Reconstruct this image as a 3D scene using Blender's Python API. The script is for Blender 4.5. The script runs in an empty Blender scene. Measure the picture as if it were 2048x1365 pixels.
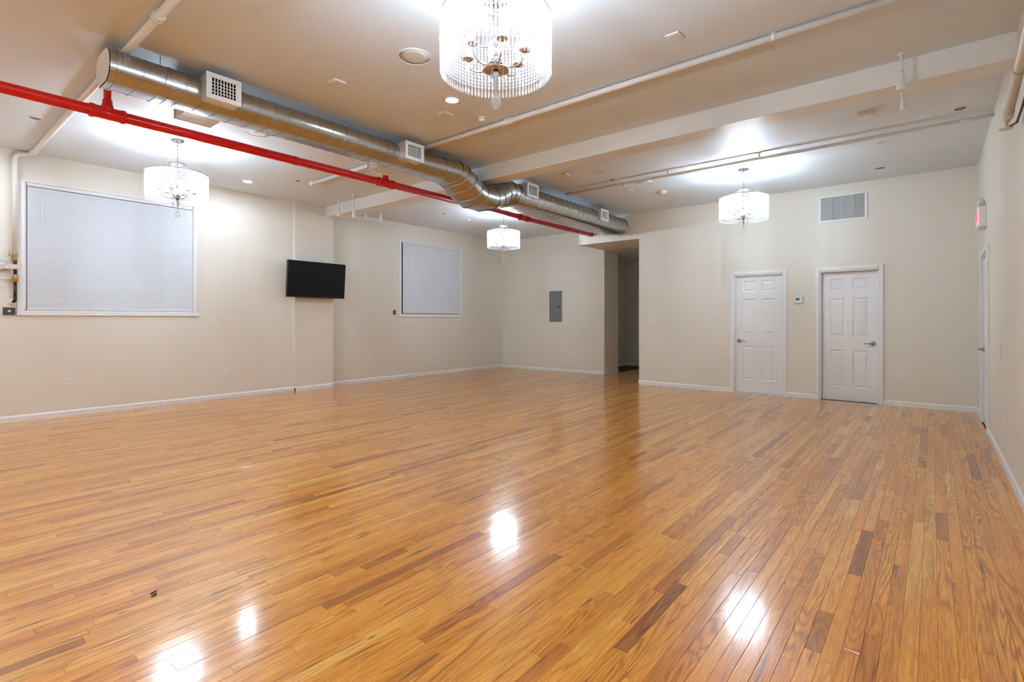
import bpy, bmesh, math, random
from mathutils import Vector, Matrix
random.seed(7)
scene = bpy.context.scene
COL = scene.collection
PI = math.pi

# ---------------------------------------------------------------- camera, world, exposure
CAM_H, YAW, FPX, HORIZON = 1.26, math.radians(39.2034), 1030.635, 640.85
cd = bpy.data.cameras.new('camera'); cam = bpy.data.objects.new('camera', cd); COL.objects.link(cam)
cam.location = (0, 0, CAM_H); cam.rotation_euler = (PI/2, 0, YAW)
cd.sensor_width = 36; cd.lens = 36*FPX/2048
cd.shift_y = -(682.5-HORIZON)/2048
cd.clip_start = 0.02
scene.camera = cam
w = bpy.data.worlds.new('world'); scene.world = w; w.use_nodes = True
w.node_tree.nodes['Background'].inputs[0].default_value = (0.01, 0.012, 0.018, 1)   # night outside
w.node_tree.nodes['Background'].inputs[1].default_value = 1.0
scene.view_settings.view_transform = 'Standard'
scene.view_settings.look = 'None'
scene.view_settings.exposure = 0.54
scene.view_settings.gamma = 1.0
scene.view_settings.use_curve_mapping = False
try:
    scene.cycles.max_bounces = 5; scene.cycles.diffuse_bounces = 4; scene.cycles.glossy_bounces = 2
    scene.cycles.transparent_max_bounces = 12; scene.cycles.sample_clamp_indirect = 25.0
    scene.cycles.use_light_tree = False; scene.cycles.caustics_reflective = False; scene.cycles.caustics_refractive = False
except Exception:
    pass
BULB = 2850.0     # filament radiance
CAN = 340.0        # lit downlight radiance

# ---------------------------------------------------------------- materials
def mat(name, col, rough=.5, metal=0., spec=.5, emit=None, es=0., noise=0., nscale=6., bump=0., bscale=200., coat=0.):
    m = bpy.data.materials.new(name); m.use_nodes = True
    nt = m.node_tree; p = nt.nodes['Principled BSDF']
    p.inputs['Base Color'].default_value = (*col, 1); p.inputs['Roughness'].default_value = rough
    p.inputs['Metallic'].default_value = metal; p.inputs['Specular IOR Level'].default_value = spec
    p.inputs['Coat Weight'].default_value = coat
    if emit: p.inputs['Emission Color'].default_value = (*emit, 1); p.inputs['Emission Strength'].default_value = es
    g = nt.nodes.new('ShaderNodeNewGeometry')
    if noise:
        n = nt.nodes.new('ShaderNodeTexNoise'); n.inputs['Scale'].default_value = nscale; n.inputs['Detail'].default_value = 1
        nt.links.new(g.outputs['Position'], n.inputs['Vector'])
        mx = nt.nodes.new('ShaderNodeMix'); mx.data_type = 'RGBA'
        mx.inputs[6].default_value = (*[c*(1-noise) for c in col], 1); mx.inputs[7].default_value = (*[min(1, c*(1+noise)) for c in col], 1)
        nt.links.new(n.outputs['Fac'], mx.inputs[0]); nt.links.new(mx.outputs[2], p.inputs['Base Color'])
    if bump:
        n = nt.nodes.new('ShaderNodeTexNoise'); n.inputs['Scale'].default_value = bscale; n.inputs['Detail'].default_value = 3
        nt.links.new(g.outputs['Position'], n.inputs['Vector'])
        b = nt.nodes.new('ShaderNodeBump'); b.inputs['Strength'].default_value = bump; b.inputs['Distance'].default_value = .01
        nt.links.new(n.outputs['Fac'], b.inputs['Height']); nt.links.new(b.outputs['Normal'], p.inputs['Normal'])
    return m
M = {}
M['wall'] = mat('wall_paint', (.80, .752, .658), .55, noise=.02, nscale=1.2)
M['ceiling'] = mat('ceiling_paint', (.75, .795, .83), .5, noise=.02, nscale=.9)
M['beam'] = mat('beam_paint', (.84, .835, .81), .4, noise=.015, nscale=3)
M['white'] = mat('white_trim_paint', (.86, .86, .85), .35)
M['plastic'] = mat('white_plastic', (.84, .83, .80), .4)
M['pipewhite'] = mat('white_painted_pipe', (.82, .80, .76), .4, noise=.03, nscale=14)
M['cream'] = mat('cream_painted_pipe', (.70, .63, .50), .45, noise=.05, nscale=14)
M['red'] = mat('red_gloss_paint', (.74, .006, .008), .28, noise=.06, nscale=10)
M['galv'] = mat('galvanised_steel', (.50, .505, .50), .27, 1., noise=.12, nscale=5, bump=.04, bscale=9)
M['galv_cap'] = mat('dull_cap_steel', (.78, .77, .74), .55, .2)
M['chrome'] = mat('chrome', (.64, .64, .65), .10, 1.)
M['nickel'] = mat('brushed_nickel', (.42, .37, .31), .3, 1.)
M['black'] = mat('black_plastic', (.012, .012, .013), .3)
M['screen'] = mat('dark_screen', (.004, .004, .005), .18, spec=.25)
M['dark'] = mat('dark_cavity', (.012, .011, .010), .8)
M['gap'] = mat('subfloor_gap', (.05, .022, .008), .8)
M['grey'] = mat('grey_steel_cover', (.19, .21, .205), .45, noise=.04, nscale=10)
M['charcoal'] = mat('charcoal_box', (.06, .058, .06), .5)
M['brass'] = mat('aged_brass', (.46, .23, .07), .4, .7, noise=.2, nscale=60)
M['iron'] = mat('black_iron', (.022, .018, .017), .5, noise=.2, nscale=60)
M['blind'] = mat('blind_slat_vinyl', (.77, .78, .81), .45)
M['tagwhite'] = mat('sign_white', (.88, .87, .85), .4)
M['tagred'] = mat('sign_red_ink', (.62, .05, .05), .5)
M['lcd'] = mat('thermostat_lcd', (.16, .17, .155), .3)
M['candle'] = mat('candle_sleeve', (.85, .84, .82), .4)
M['filament'] = mat('glowing_filament', (1, 1, 1), .3, emit=(.81, 1.0, 1.20), es=BULB)
M['can'] = mat('lit_downlight_lens', (1, 1, 1), .3, emit=(.82, 1.0, 1.20), es=CAN)
M['exitred'] = mat('exit_letters_lit', (.8, .05, .05), .4, emit=(1.0, .05, .06), es=2.2)
M['exitred'].cycles.emission_sampling = 'NONE'
M['cap'] = mat('sprinkler_cap_brown', (.20, .15, .12), .5)
M['grille'] = mat('speaker_grille_white', (.74, .72, .69), .6, bump=.2, bscale=500)
M['reg'] = mat('register_white_enamel', (.83, .83, .81), .35)
M['regsheet'] = mat('register_box_sheet', (.72, .71, .68), .35, .35)
M['grilleslat'] = mat('return_grille_enamel', (.62, .62, .60), .45)
M['rust'] = mat('dark_cable', (.06, .05, .045), .6)
M['wire'] = mat('thin_wire', (.45, .45, .44), .35, 1.)

def crystal_material():
    m = bpy.data.materials.new('cut_crystal'); m.use_nodes = True
    nt = m.node_tree; nt.nodes.clear()
    o = nt.nodes.new('ShaderNodeOutputMaterial')
    tr = nt.nodes.new('ShaderNodeBsdfTransparent'); tr.inputs[0].default_value = (.97, .975, .98, 1)
    tl = nt.nodes.new('ShaderNodeBsdfTranslucent'); tl.inputs[0].default_value = (.9, .92, .94, 1)
    df = nt.nodes.new('ShaderNodeBsdfDiffuse'); df.inputs[0].default_value = (.85, .87, .89, 1)
    gl = nt.nodes.new('ShaderNodeBsdfGlossy'); gl.inputs[0].default_value = (.95, .96, .97, 1); gl.inputs['Roughness'].default_value = .08
    m1 = nt.nodes.new('ShaderNodeMixShader'); m1.inputs[0].default_value = .5
    m2 = nt.nodes.new('ShaderNodeMixShader'); m2.inputs[0].default_value = .60
    fr = nt.nodes.new('ShaderNodeLayerWeight'); fr.inputs[0].default_value = .35
    mr = nt.nodes.new('ShaderNodeMapRange'); mr.inputs[3].default_value = .12; mr.inputs[4].default_value = .60
    m3 = nt.nodes.new('ShaderNodeMixShader')
    L = nt.links
    L.new(tl.outputs[0], m1.inputs[1]); L.new(df.outputs[0], m1.inputs[2])
    L.new(m1.outputs[0], m2.inputs[1]); L.new(gl.outputs[0], m2.inputs[2])
    L.new(fr.outputs['Facing'], mr.inputs[0]); L.new(mr.outputs[0], m3.inputs[0])
    L.new(tr.outputs[0], m3.inputs[1]); L.new(m2.outputs[0], m3.inputs[2]); L.new(m3.outputs[0], o.inputs[0])
    return m
M['crystal'] = crystal_material()
def bulb_material():
    m = bpy.data.materials.new('frosted_bulb_glass'); m.use_nodes = True
    nt = m.node_tree; nt.nodes.clear(); o = nt.nodes.new('ShaderNodeOutputMaterial')
    tr = nt.nodes.new('ShaderNodeBsdfTransparent'); em = nt.nodes.new('ShaderNodeEmission'); em.inputs[1].default_value = 12.0
    em.inputs[0].default_value = (1, .97, .93, 1)
    mx = nt.nodes.new('ShaderNodeMixShader'); mx.inputs[0].default_value = .25
    nt.links.new(tr.outputs[0], mx.inputs[1]); nt.links.new(em.outputs[0], mx.inputs[2]); nt.links.new(mx.outputs[0], o.inputs[0])
    try: m.cycles.emission_sampling = 'NONE'
    except Exception: pass
    return m
M['bulb'] = bulb_material()

def glass_material():
    m = bpy.data.materials.new('window_glass'); m.use_nodes = True
    p = m.node_tree.nodes['Principled BSDF']
    p.inputs['Base Color'].default_value = (.9, .95, .95, 1); p.inputs['Roughness'].default_value = .02
    p.inputs['Transmission Weight'].default_value = 1.; p.inputs['IOR'].default_value = 1.45
    return m
M['glass'] = glass_material()

def floor_material():
    m = bpy.data.materials.new('oak_strip_varnished'); m.use_nodes = True
    nt = m.node_tree; L = nt.links; p = nt.nodes['Principled BSDF']
    def N(t, **k):
        n = nt.nodes.new(t)
        for a, b in k.items(): setattr(n, a, b)
        return n
    def math_(op, a, b=None):
        n = N('ShaderNodeMath', operation=op)
        for i, v in enumerate((a, b)):
            if v is None: continue
            if isinstance(v, (int, float)): n.inputs[i].default_value = v
            else: L.new(v, n.inputs[i])
        return n.outputs[0]
    def mixc(f, a, b, mode='MIX'):
        n = N('ShaderNodeMix', data_type='RGBA', blend_type=mode)
        for i, v in ((0, f), (6, a), (7, b)):
            if isinstance(v, (int, float)): n.inputs[i].default_value = v
            elif isinstance(v, tuple): n.inputs[i].default_value = (*v, 1)
            else: L.new(v, n.inputs[i])
        return n.outputs[2]
    geo = N('ShaderNodeNewGeometry'); at = N('ShaderNodeAttribute', attribute_name='plank')
    sp = N('ShaderNodeSeparateXYZ'); L.new(geo.outputs['Position'], sp.inputs[0])
    sc = N('ShaderNodeSeparateColor'); L.new(at.outputs['Color'], sc.inputs[0])
    tone, off, typ = sc.outputs[0], sc.outputs[1], sc.outputs[2]
    offx = math_('MULTIPLY', off, 53.0); offy = math_('MULTIPLY', typ, 91.0)
    def coords(sx, sy):
        c = N('ShaderNodeCombineXYZ')
        L.new(math_('ADD', math_('MULTIPLY', sp.outputs[0], sx), offx), c.inputs[0])
        L.new(math_('ADD', math_('MULTIPLY', sp.outputs[1], sy), offy), c.inputs[1])
        L.new(math_('MULTIPLY', off, 17.0), c.inputs[2])
        return c.outputs[0]
    def noise(sx, sy, detail=2., dist=0.):
        n = N('ShaderNodeTexNoise'); n.inputs['Scale'].default_value = 1.; n.inputs['Detail'].default_value = detail
        n.inputs['Distortion'].default_value = dist; L.new(coords(sx, sy), n.inputs['Vector']); return n.outputs['Fac']
    def ramp(f, stops):
        r = N('ShaderNodeValToRGB'); e = r.color_ramp.elements
        while len(e) < len(stops): e.new(.5)
        for el, (pos, c) in zip(e, stops): el.position = pos; el.color = (*c, 1)
        L.new(f, r.inputs[0]); return r.outputs[0]
    base = ramp(tone, [(0, (.45, .165, .030)), (.10, (.57, .215, .034)), (.25, (.74, .292, .042)), (.5, (.86, .358, .052)), (.78, (.92, .425, .072)), (1, (.93, .52, .13))])
    # cathedral figure: contour lines of a stretched noise field
    field = noise(11., .85, 1.5, .4)
    s = math_('SINE', math_('MULTIPLY', field, 95.0))
    line = math_('POWER', math_('MULTIPLY', math_('ADD', s, 1.0), .5), 2.2)
    figs = math_('MULTIPLY', math_('SUBTRACT', typ, .25), 1.25)
    figs = math_('MINIMUM', math_('MAXIMUM', figs, .08), .85)
    c1 = mixc(math_('MULTIPLY', line, figs), base, mixc(.9, base, (.52, .34, .20), 'MULTIPLY'))
    # straight pores
    pores = ramp(noise(330., 9., 3.), [(.40, (.70, .60, .50)), (.56, (1, 1, 1))])
    c2 = mixc(.75, c1, pores, 'MULTIPLY')
    # broad light and dark bands along the board
    band = ramp(noise(24., 1.1, 3.), [(.30, (.74, .66, .58)), (.52, (1, 1, 1)), (.75, (1.10, 1.08, 1.0))])
    c3 = mixc(.75, c2, band, 'MULTIPLY')
    # mineral streaks and knots in some boards
    st = noise(42., 2.0, 3., 1.0)
    stk = math_('MULTIPLY', ramp_val(nt, L, st, .63, .70), math_('GREATER_THAN', off, .62))
    c4 = mixc(math_('MULTIPLY', stk, .75), c3, (.10, .058, .030))
    vo = N('ShaderNodeTexVoronoi'); vo.inputs['Scale'].default_value = 1.; L.new(coords(17., 5.5), vo.inputs['Vector'])
    vs_ = N('ShaderNodeSeparateColor'); L.new(vo.outputs['Color'], vs_.inputs[0])
    kn = math_('MULTIPLY', ramp_val(nt, L, vo.outputs['Distance'], .15, .05), math_('GREATER_THAN', vs_.outputs[0], .91))
    c5 = mixc(math_('MULTIPLY', kn, .8), c4, (.12, .052, .022))
    L.new(c5, p.inputs['Base Color'])
    p.inputs['Roughness'].default_value = .30
    p.inputs['Specular IOR Level'].default_value = .2
    p.inputs['Coat Weight'].default_value = .8; p.inputs['Coat Roughness'].default_value = .13; p.inputs['Coat IOR'].default_value = 1.5
    # varnish waviness
    wv = N('ShaderNodeTexNoise'); wv.inputs['Scale'].default_value = 1.; wv.inputs['Detail'].default_value = 2
    L.new(coords(26., 3.2), wv.inputs['Vector'])
    b = N('ShaderNodeBump'); b.inputs['Strength'].default_value = .22; b.inputs['Distance'].default_value = .0016
    hsum = math_('ADD', wv.outputs['Fac'], math_('MULTIPLY', line, math_('MULTIPLY', figs, .05)))
    L.new(hsum, b.inputs['Height']); L.new(b.outputs['Normal'], p.inputs['Normal']); L.new(b.outputs['Normal'], p.inputs['Coat Normal'])
    return m
def ramp_val(nt, L, f, a, b):
    n = nt.nodes.new('ShaderNodeMapRange'); n.inputs[1].default_value = a; n.inputs[2].default_value = b
    L.new(f, n.inputs[0]); return n.outputs[0]
M['floor'] = floor_material()

# ---------------------------------------------------------------- mesh helpers
class MB:
    def __init__(s): s.v = []; s.f = []; s.sm = []
    def add(s, vs, fs, smooth=False):
        o = len(s.v); s.v += [tuple(x) for x in vs]; s.f += [tuple(i+o for i in f) for f in fs]; s.sm += [smooth]*len(fs); return s
    def box(s, x0, x1, y0, y1, z0, z1):
        v = [(x, y, z) for z in (z0, z1) for y in (y0, y1) for x in (x0, x1)]
        return s.add(v, [(0, 2, 3, 1), (4, 5, 7, 6), (0, 1, 5, 4), (2, 6, 7, 3), (0, 4, 6, 2), (1, 3, 7, 5)])
    def bbox(s, x0, x1, y0, y1, z0, z1, b):
        bm = bmesh.new()
        bmesh.ops.create_cube(bm, size=1)
        for v in bm.verts: v.co = ((x0+x1)/2+v.co.x*(x1-x0), (y0+y1)/2+v.co.y*(y1-y0), (z0+z1)/2+v.co.z*(z1-z0))
        bmesh.ops.bevel(bm, geom=bm.edges[:], offset=b, segments=1, affect='EDGES')
        bm.verts.index_update()
        s.add([v.co[:] for v in bm.verts], [[v.index for v in f.verts] for f in bm.faces]); bm.free(); return s
    def tube(s, pts, r, n=12, caps=True, smooth=True):
        pts = [Vector(p) for p in pts]; m = len(pts); rs = r if isinstance(r, (list, tuple)) else [r]*m
        rings = []; up = None
        for i, p in enumerate(pts):
            a = pts[max(i-1, 0)]; b = pts[min(i+1, m-1)]
            if i not in (0, m-1):
                t = ((p-a).normalized()+(b-p).normalized())
                if t.length < 1e-6: t = b-p
            else: t = b-a
            t.normalize()
            if up is None: up = Vector((0, 0, 1)) if abs(t.z) < .9 else Vector((1, 0, 0))
            x = t.cross(up)
            if x.length < 1e-4: x = t.cross(Vector((0, 1, 0)))
            x.normalize(); y = x.cross(t); up = y
            k = 1.
            if i not in (0, m-1):
                c = (p-a).normalized().dot(t); k = 1/max(.5, c)
            rings.append([p+(x*math.cos(2*PI*j/n)+y*math.sin(2*PI*j/n))*rs[i] for j in range(n)])
        vs = [v for R_ in rings for v in R_]
        fs = [(i*n+j, i*n+(j+1) % n, (i+1)*n+(j+1) % n, (i+1)*n+j) for i in range(m-1) for j in range(n)]
        s.add(vs, fs, smooth)
        if caps: s.add(rings[0], [tuple(range(n))[::-1]]); s.add(rings[-1], [tuple(range(n))])
        return s
    def lathe(s, prof, n=20, c=(0, 0, 0), smooth=True, ax='z', caps=True):
        vs = []; fs = []
        for (r, z) in prof:
            for j in range(n):
                a = 2*PI*j/n; q = (r*math.cos(a), r*math.sin(a), z)
                if ax == 'y': q = (q[0], q[2], q[1])
                if ax == 'x': q = (q[2], q[0], q[1])
                vs.append((c[0]+q[0], c[1]+q[1], c[2]+q[2]))
        m = len(prof)
        fs = [(i*n+j, i*n+(j+1) % n, (i+1)*n+(j+1) % n, (i+1)*n+j) for i in range(m-1) for j in range(n)]
        s.add(vs, fs, smooth)
        if caps and prof[0][0] > 1e-5: s.add(vs[:n], [tuple(range(n))[::-1]])
        if caps and prof[-1][0] > 1e-5: s.add(vs[-n:], [tuple(range(n))])
        return s
    def mesh(s, name):
        me = bpy.data.meshes.new(name); me.from_pydata(s.v, [], s.f); me.validate()
        if len(me.polygons) == len(s.sm): me.polygons.foreach_set('use_smooth', s.sm)
        bm = bmesh.new(); bm.from_mesh(me); bmesh.ops.remove_doubles(bm, verts=bm.verts, dist=1e-6)
        bmesh.ops.recalc_face_normals(bm, faces=bm.faces); bm.to_mesh(me); bm.free()
        return me
def obj(name, mb, m, parent=None, loc=None):
    me = mb if isinstance(mb, bpy.types.Mesh) else mb.mesh(name)
    if not me.materials: me.materials.append(M[m] if isinstance(m, str) else m)
    o = bpy.data.objects.new(name, me); COL.objects.link(o)
    if parent: o.parent = parent
    if loc: o.location = loc
    return o
def tag(o, label, cat, group=None):
    o['label'] = label; o['category'] = cat
    if group: o['group'] = group
    return o
def thing(name, label, cat, loc=(0, 0, 0), group=None, rotz=0):
    o = bpy.data.objects.new(name, None); COL.objects.link(o); o.location = loc; o.rotation_euler = (0, 0, rotz)
    o.empty_display_size = .05
    return tag(o, label, cat, group)
def struct(name, mb, m, label=None):
    o = obj(name, mb, m); o['kind'] = 'structure'
    if label: o['label'] = label
    return o
def dup(root, loc, label, rotz=None):
    r = root.copy(); COL.objects.link(r); r.location = loc; r['label'] = label
    if rotz is not None: r.rotation_euler = (0, 0, rotz)
    for ch in list(root.children):
        c = ch.copy(); COL.objects.link(c); c.parent = r
        for g in list(ch.children):
            d = g.copy(); COL.objects.link(d); d.parent = c
    return r
def text_mesh(name, body, size, extrude=.0006):
    c = bpy.data.curves.new(name, 'FONT'); c.body = body; c.size = size; c.extrude = extrude; c.align_x = 'CENTER'; c.align_y = 'CENTER'
    t = bpy.data.objects.new(name, c); COL.objects.link(t)
    dg = bpy.context.evaluated_depsgraph_get(); dg.update()
    me = bpy.data.meshes.new_from_object(t.evaluated_get(dg)); me.name = name
    bpy.data.objects.remove(t); bpy.data.curves.remove(c)
    me.materials.clear()
    return me
def slab(mb, axis, p0, p1, u0, u1, z0, z1, holes=()):
    """a wall slab between planes p0 and p1 along an axis, with rectangular holes (u0,u1,z0,z1)"""
    us = sorted({u0, u1, *[h[0] for h in holes], *[h[1] for h in holes]}); zs = sorted({z0, z1, *[h[2] for h in holes], *[h[3] for h in holes]})
    for a, b in zip(us, us[1:]):
        for c, d in zip(zs, zs[1:]):
            cu, cz = (a+b)/2, (c+d)/2
            if any(h[0] < cu < h[1] and h[2] < cz < h[3] for h in holes): continue
            if axis == 'x': mb.box(p0, p1, a, b, c, d)
            else: mb.box(a, b, p0, p1, c, d)
    return mb

# ---------------------------------------------------------------- room dimensions
XL, XP, XF, XR = -8.82, -8.75, -8.93, .479       # near left wall, pilaster face, far left wall, right wall
YB, YBL, YH = 9.44, 10.53, 13.15                 # back wall, back-left wall, hall end
YN = -5.9                                        # wall behind the camera
ZC, ZH = 3.37, 2.865                             # ceilings
HX0, HX1 = -5.85, -4.474                         # hall opening
PY0, PY1 = 4.645, 5.40                           # pilaster
W1 = (1.148, 3.05, 1.375, 3.0)                   # window openings (y0,y1,z0,z1)
W2 = (7.14, 8.93, 1.385, 2.985)
D1 = (-2.684, -1.916); D2 = (-1.388, -.622); D3 = (7.70, 8.62); DH = 2.035

# ---------------------------------------------------------------- shell
m = MB(); slab(m, 'x', XL-.22, XL, YN, PY0, 0, ZC, [(W1[0], W1[1], W1[2], W1[3])])
slab(m, 'x', XL-.22, XF, PY0, YBL, 0, ZC, [(W2[0], W2[1], W2[2], W2[3])])
wl = struct('wall_left', m, 'wall')
obj('pilaster', MB().box(XF-.02, XP, PY0, PY1, 0, ZC), 'wall', wl)
m = MB(); slab(m, 'y', YB, YB+.13, HX1, XR+.2, 0, ZC, [(D1[0], D1[1], 0, DH), (D2[0], D2[1], 0, DH)])
struct('wall_back', m, 'wall')
struct('wall_back_left', MB().box(XF-.2, HX0, YBL, YBL+.13, 0, ZC), 'wall')
struct('trim_1', MB().box(HX0, HX1, YB, YBL, ZH, ZC), 'wall', 'boxed lintel over the hallway opening')
m = MB(); m.box(HX0-.13, HX0, YBL+.13, 11.2, 0, ZH); m.box(-6.7, HX0-.10, 11.07, 11.2, 0, ZH); struct('wall_hall_left', m, 'wall')
m = MB(); m.box(-6.72, -6.58, 11.2, YH, 0, ZH); struct('wall_hall_recess', m, 'wall')
struct('wall_hall_right', MB().box(HX1, HX1+.13, YB+.13, YH, 0, ZH), 'wall')
struct('wall_hall_end', MB().box(-6.72, HX1+.13, YH, YH+.13, 0, ZH), 'wall')
m = MB(); m.box(-6.72, HX1+.13, YBL+.13, YH+.13, ZH, ZH+.1); m.box(HX0, HX1, YBL, YBL+.13, ZH, ZH+.1); struct('ceiling_hall', m, 'ceiling')
m = MB(); slab(m, 'x', XR, XR+.13, YN, YB+.13, 0, ZC, [(D3[0], D3[1], 0, DH)]); struct('wall_right', m, 'wall')
struct('wall_front', MB().box(XL-.2, XR+.2, YN-.13, YN, 0, ZC), 'wall')
struct('ceiling', MB().box(XL-.3, XR+.3, YN-.2, YBL+.2, ZC, ZC+.12), 'ceiling')
# steel beam cased in white, with a thin projecting bottom flange
m = MB(); m.box(XF, XR, 5.235, 5.46, 3.19, ZC); m.bbox(XF, XR, 5.222, 5.475, 3.172, 3.19, .003)
struct('trim_2', m, 'beam', 'white painted ceiling beam crossing the room')

# baseboards
def baseboard(name, runs):
    m = MB()
    for (x0, y0, x1, y1, nx, ny) in runs:     # run along the wall foot, n = direction into the room
        t, h = .014, .076
        prof = [(0, .0), (t, 0), (t, h-.018), (t*.55, h-.006), (t*.3, h), (0, h)]
        vs = []
        for (px, py) in ((x0, y0), (x1, y1)):
            vs += [(px+nx*a, py+ny*a, z) for a, z in prof]
        n = len(prof); fs = [(i, (i+1) % n, n+(i+1) % n, n+i) for i in range(n)] + [tuple(range(n))[::-1], tuple(range(n, 2*n))]
        m.add(vs, fs)
    return struct(name, m, 'white')
CW = .062
baseboard('baseboard_left', [(XL, YN, XL, PY0-.014, 1, 0), (XP, PY0-.014, XP, PY1, 1, 0), (XL, PY0, XP+.014, PY0, 0, -1), (XF, PY1, XF, YBL, 1, 0)])
baseboard('baseboard_back_left', [(XF, YBL, HX0+.014, YBL, 0, -1)])
baseboard('baseboard_hall', [(HX0, YBL-.014, HX0, 11.2, 1, 0), (HX0-.1, 11.2, HX0-.1, 11.21, 1, 0), (-6.58, 11.2, -6.58, YH, 1, 0), (-6.58, YH, HX1, YH, 0, -1)])
baseboard('baseboard_back', [(HX1-.014, YB, D1[0]-CW, YB, 0, -1), (D1[1]+CW, YB, D2[0]-CW, YB, 0, -1), (D2[1]+CW, YB, XR, YB, 0, -1), (HX1, YB-.014, HX1, YH, -1, 0)])
baseboard('baseboard_right', [(XR, YN, XR, D3[0]-CW, -1, 0), (XR, D3[1]+CW, XR, YB, -1, 0)])

# ---------------------------------------------------------------- oak strip floor
floor = struct('floor', MB().box(-9.2, 1.0, YN-.2, YH+.3, -.06, -.012), 'gap')
def plank_geo(x0, x1, y0, y1, roll, dz):
    b = .0011; zb = -.012; zt = dz
    xm = (x0+x1)/2
    def z(x): return zt+(x-xm)*roll
    v = [(x0, y0, zb), (x1, y0, zb), (x1, y1, zb), (x0, y1, zb),
         (x0, y0, z(x0)-b), (x1, y0, z(x1)-b), (x1, y1, z(x1)-b), (x0, y1, z(x0)-b),
         (x0+b, y0+b, z(x0+b)), (x1-b, y0+b, z(x1-b)), (x1-b, y1-b, z(x1-b)), (x0+b, y1-b, z(x0+b))]
    f = [(0, 1, 5, 4), (1, 2, 6, 5), (2, 3, 7, 6), (3, 0, 4, 7), (4, 5, 9, 8), (5, 6, 10, 9), (6, 7, 11, 10), (7, 4, 8, 11), (8, 9, 10, 11)]
    return v, f
def weight(x, y):
    wz = x*(-math.sin(YAW))+y*math.cos(YAW); lat = x*math.cos(YAW)+y*math.sin(YAW)
    if wz < .3: return 0
    u = 1024+FPX*lat/wz; v = HORIZON+FPX*CAM_H/wz
    if not (0 <= u <= 2048 and v <= 1365): return 0
    return 1/wz**3
planks = []
PW = .0572
x = XR-.004; row = 0
rnd = random.Random(11)
while x > -8.95:
    x1 = x; x0 = x-PW+.0004
    ymax = YB+.0 if x0 > HX1 else (YBL if x1 < HX0-.0 else YH)
    if x1 < HX0: ymax = YBL
    if -6.6 < x0 and x1 < HX0: ymax = YBL
    y = YN-rnd.uniform(0, 1.2)
    while y < ymax:
        ln = rnd.choice((.32, .45, .6, .75, .9, 1.1, 1.35))*rnd.uniform(.85, 1.15)
        ya, yb = max(y, YN-.02), min(y+ln, ymax)
        if yb-ya > .03:
            t = rnd.random()
            tone = min(1, max(0, rnd.gauss(.55, .19))) if t > .05 else rnd.uniform(0, .2)
            wt = sum(weight((x0+x1)/2, ya+(yb-ya)*k) for k in (.1, .3, .5, .7, .9))*(yb-ya)
            planks.append((wt, x0, x1, ya, yb-.0004, rnd.gauss(0, .0022), rnd.uniform(-.00035, .00035), (tone, rnd.random(), rnd.random(), 1)))
        y += ln
    x -= PW
# hall recess boards
planks.sort(key=lambda p: -p[0])
def set_attr(me, cols):
    a = me.attributes.new('plank', 'FLOAT_COLOR', 'FACE')
    a.data.foreach_set('color', [c for col in cols for c in col])
for k, (wt, x0, x1, y0, y1, roll, dz, col) in enumerate(planks[:300]):
    cx, cy = (x0+x1)/2, (y0+y1)/2
    v, f = plank_geo(x0-cx, x1-cx, y0-cy, y1-cy, roll, dz)
    me = bpy.data.meshes.new('plank'); me.from_pydata(v, [], f); set_attr(me, [col]*9); me.materials.append(M['floor'])
    o = bpy.data.objects.new('plank', me); COL.objects.link(o); o.parent = floor; o.location = (cx, cy, 0)
V = []; Fc = []; Cc = []
for (wt, x0, x1, y0, y1, roll, dz, col) in planks[300:]:
    v, f = plank_geo(x0, x1, y0, y1, roll, dz); n = len(V); V += v; Fc += [tuple(i+n for i in q) for q in f]; Cc += [col]*9
me = bpy.data.meshes.new('far_planks'); me.from_pydata(V, [], Fc); set_attr(me, Cc); me.materials.append(M['floor'])
o = bpy.data.objects.new('far_planks', me); COL.objects.link(o); o.parent = floor; o['kind'] = 'stuff'

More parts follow.
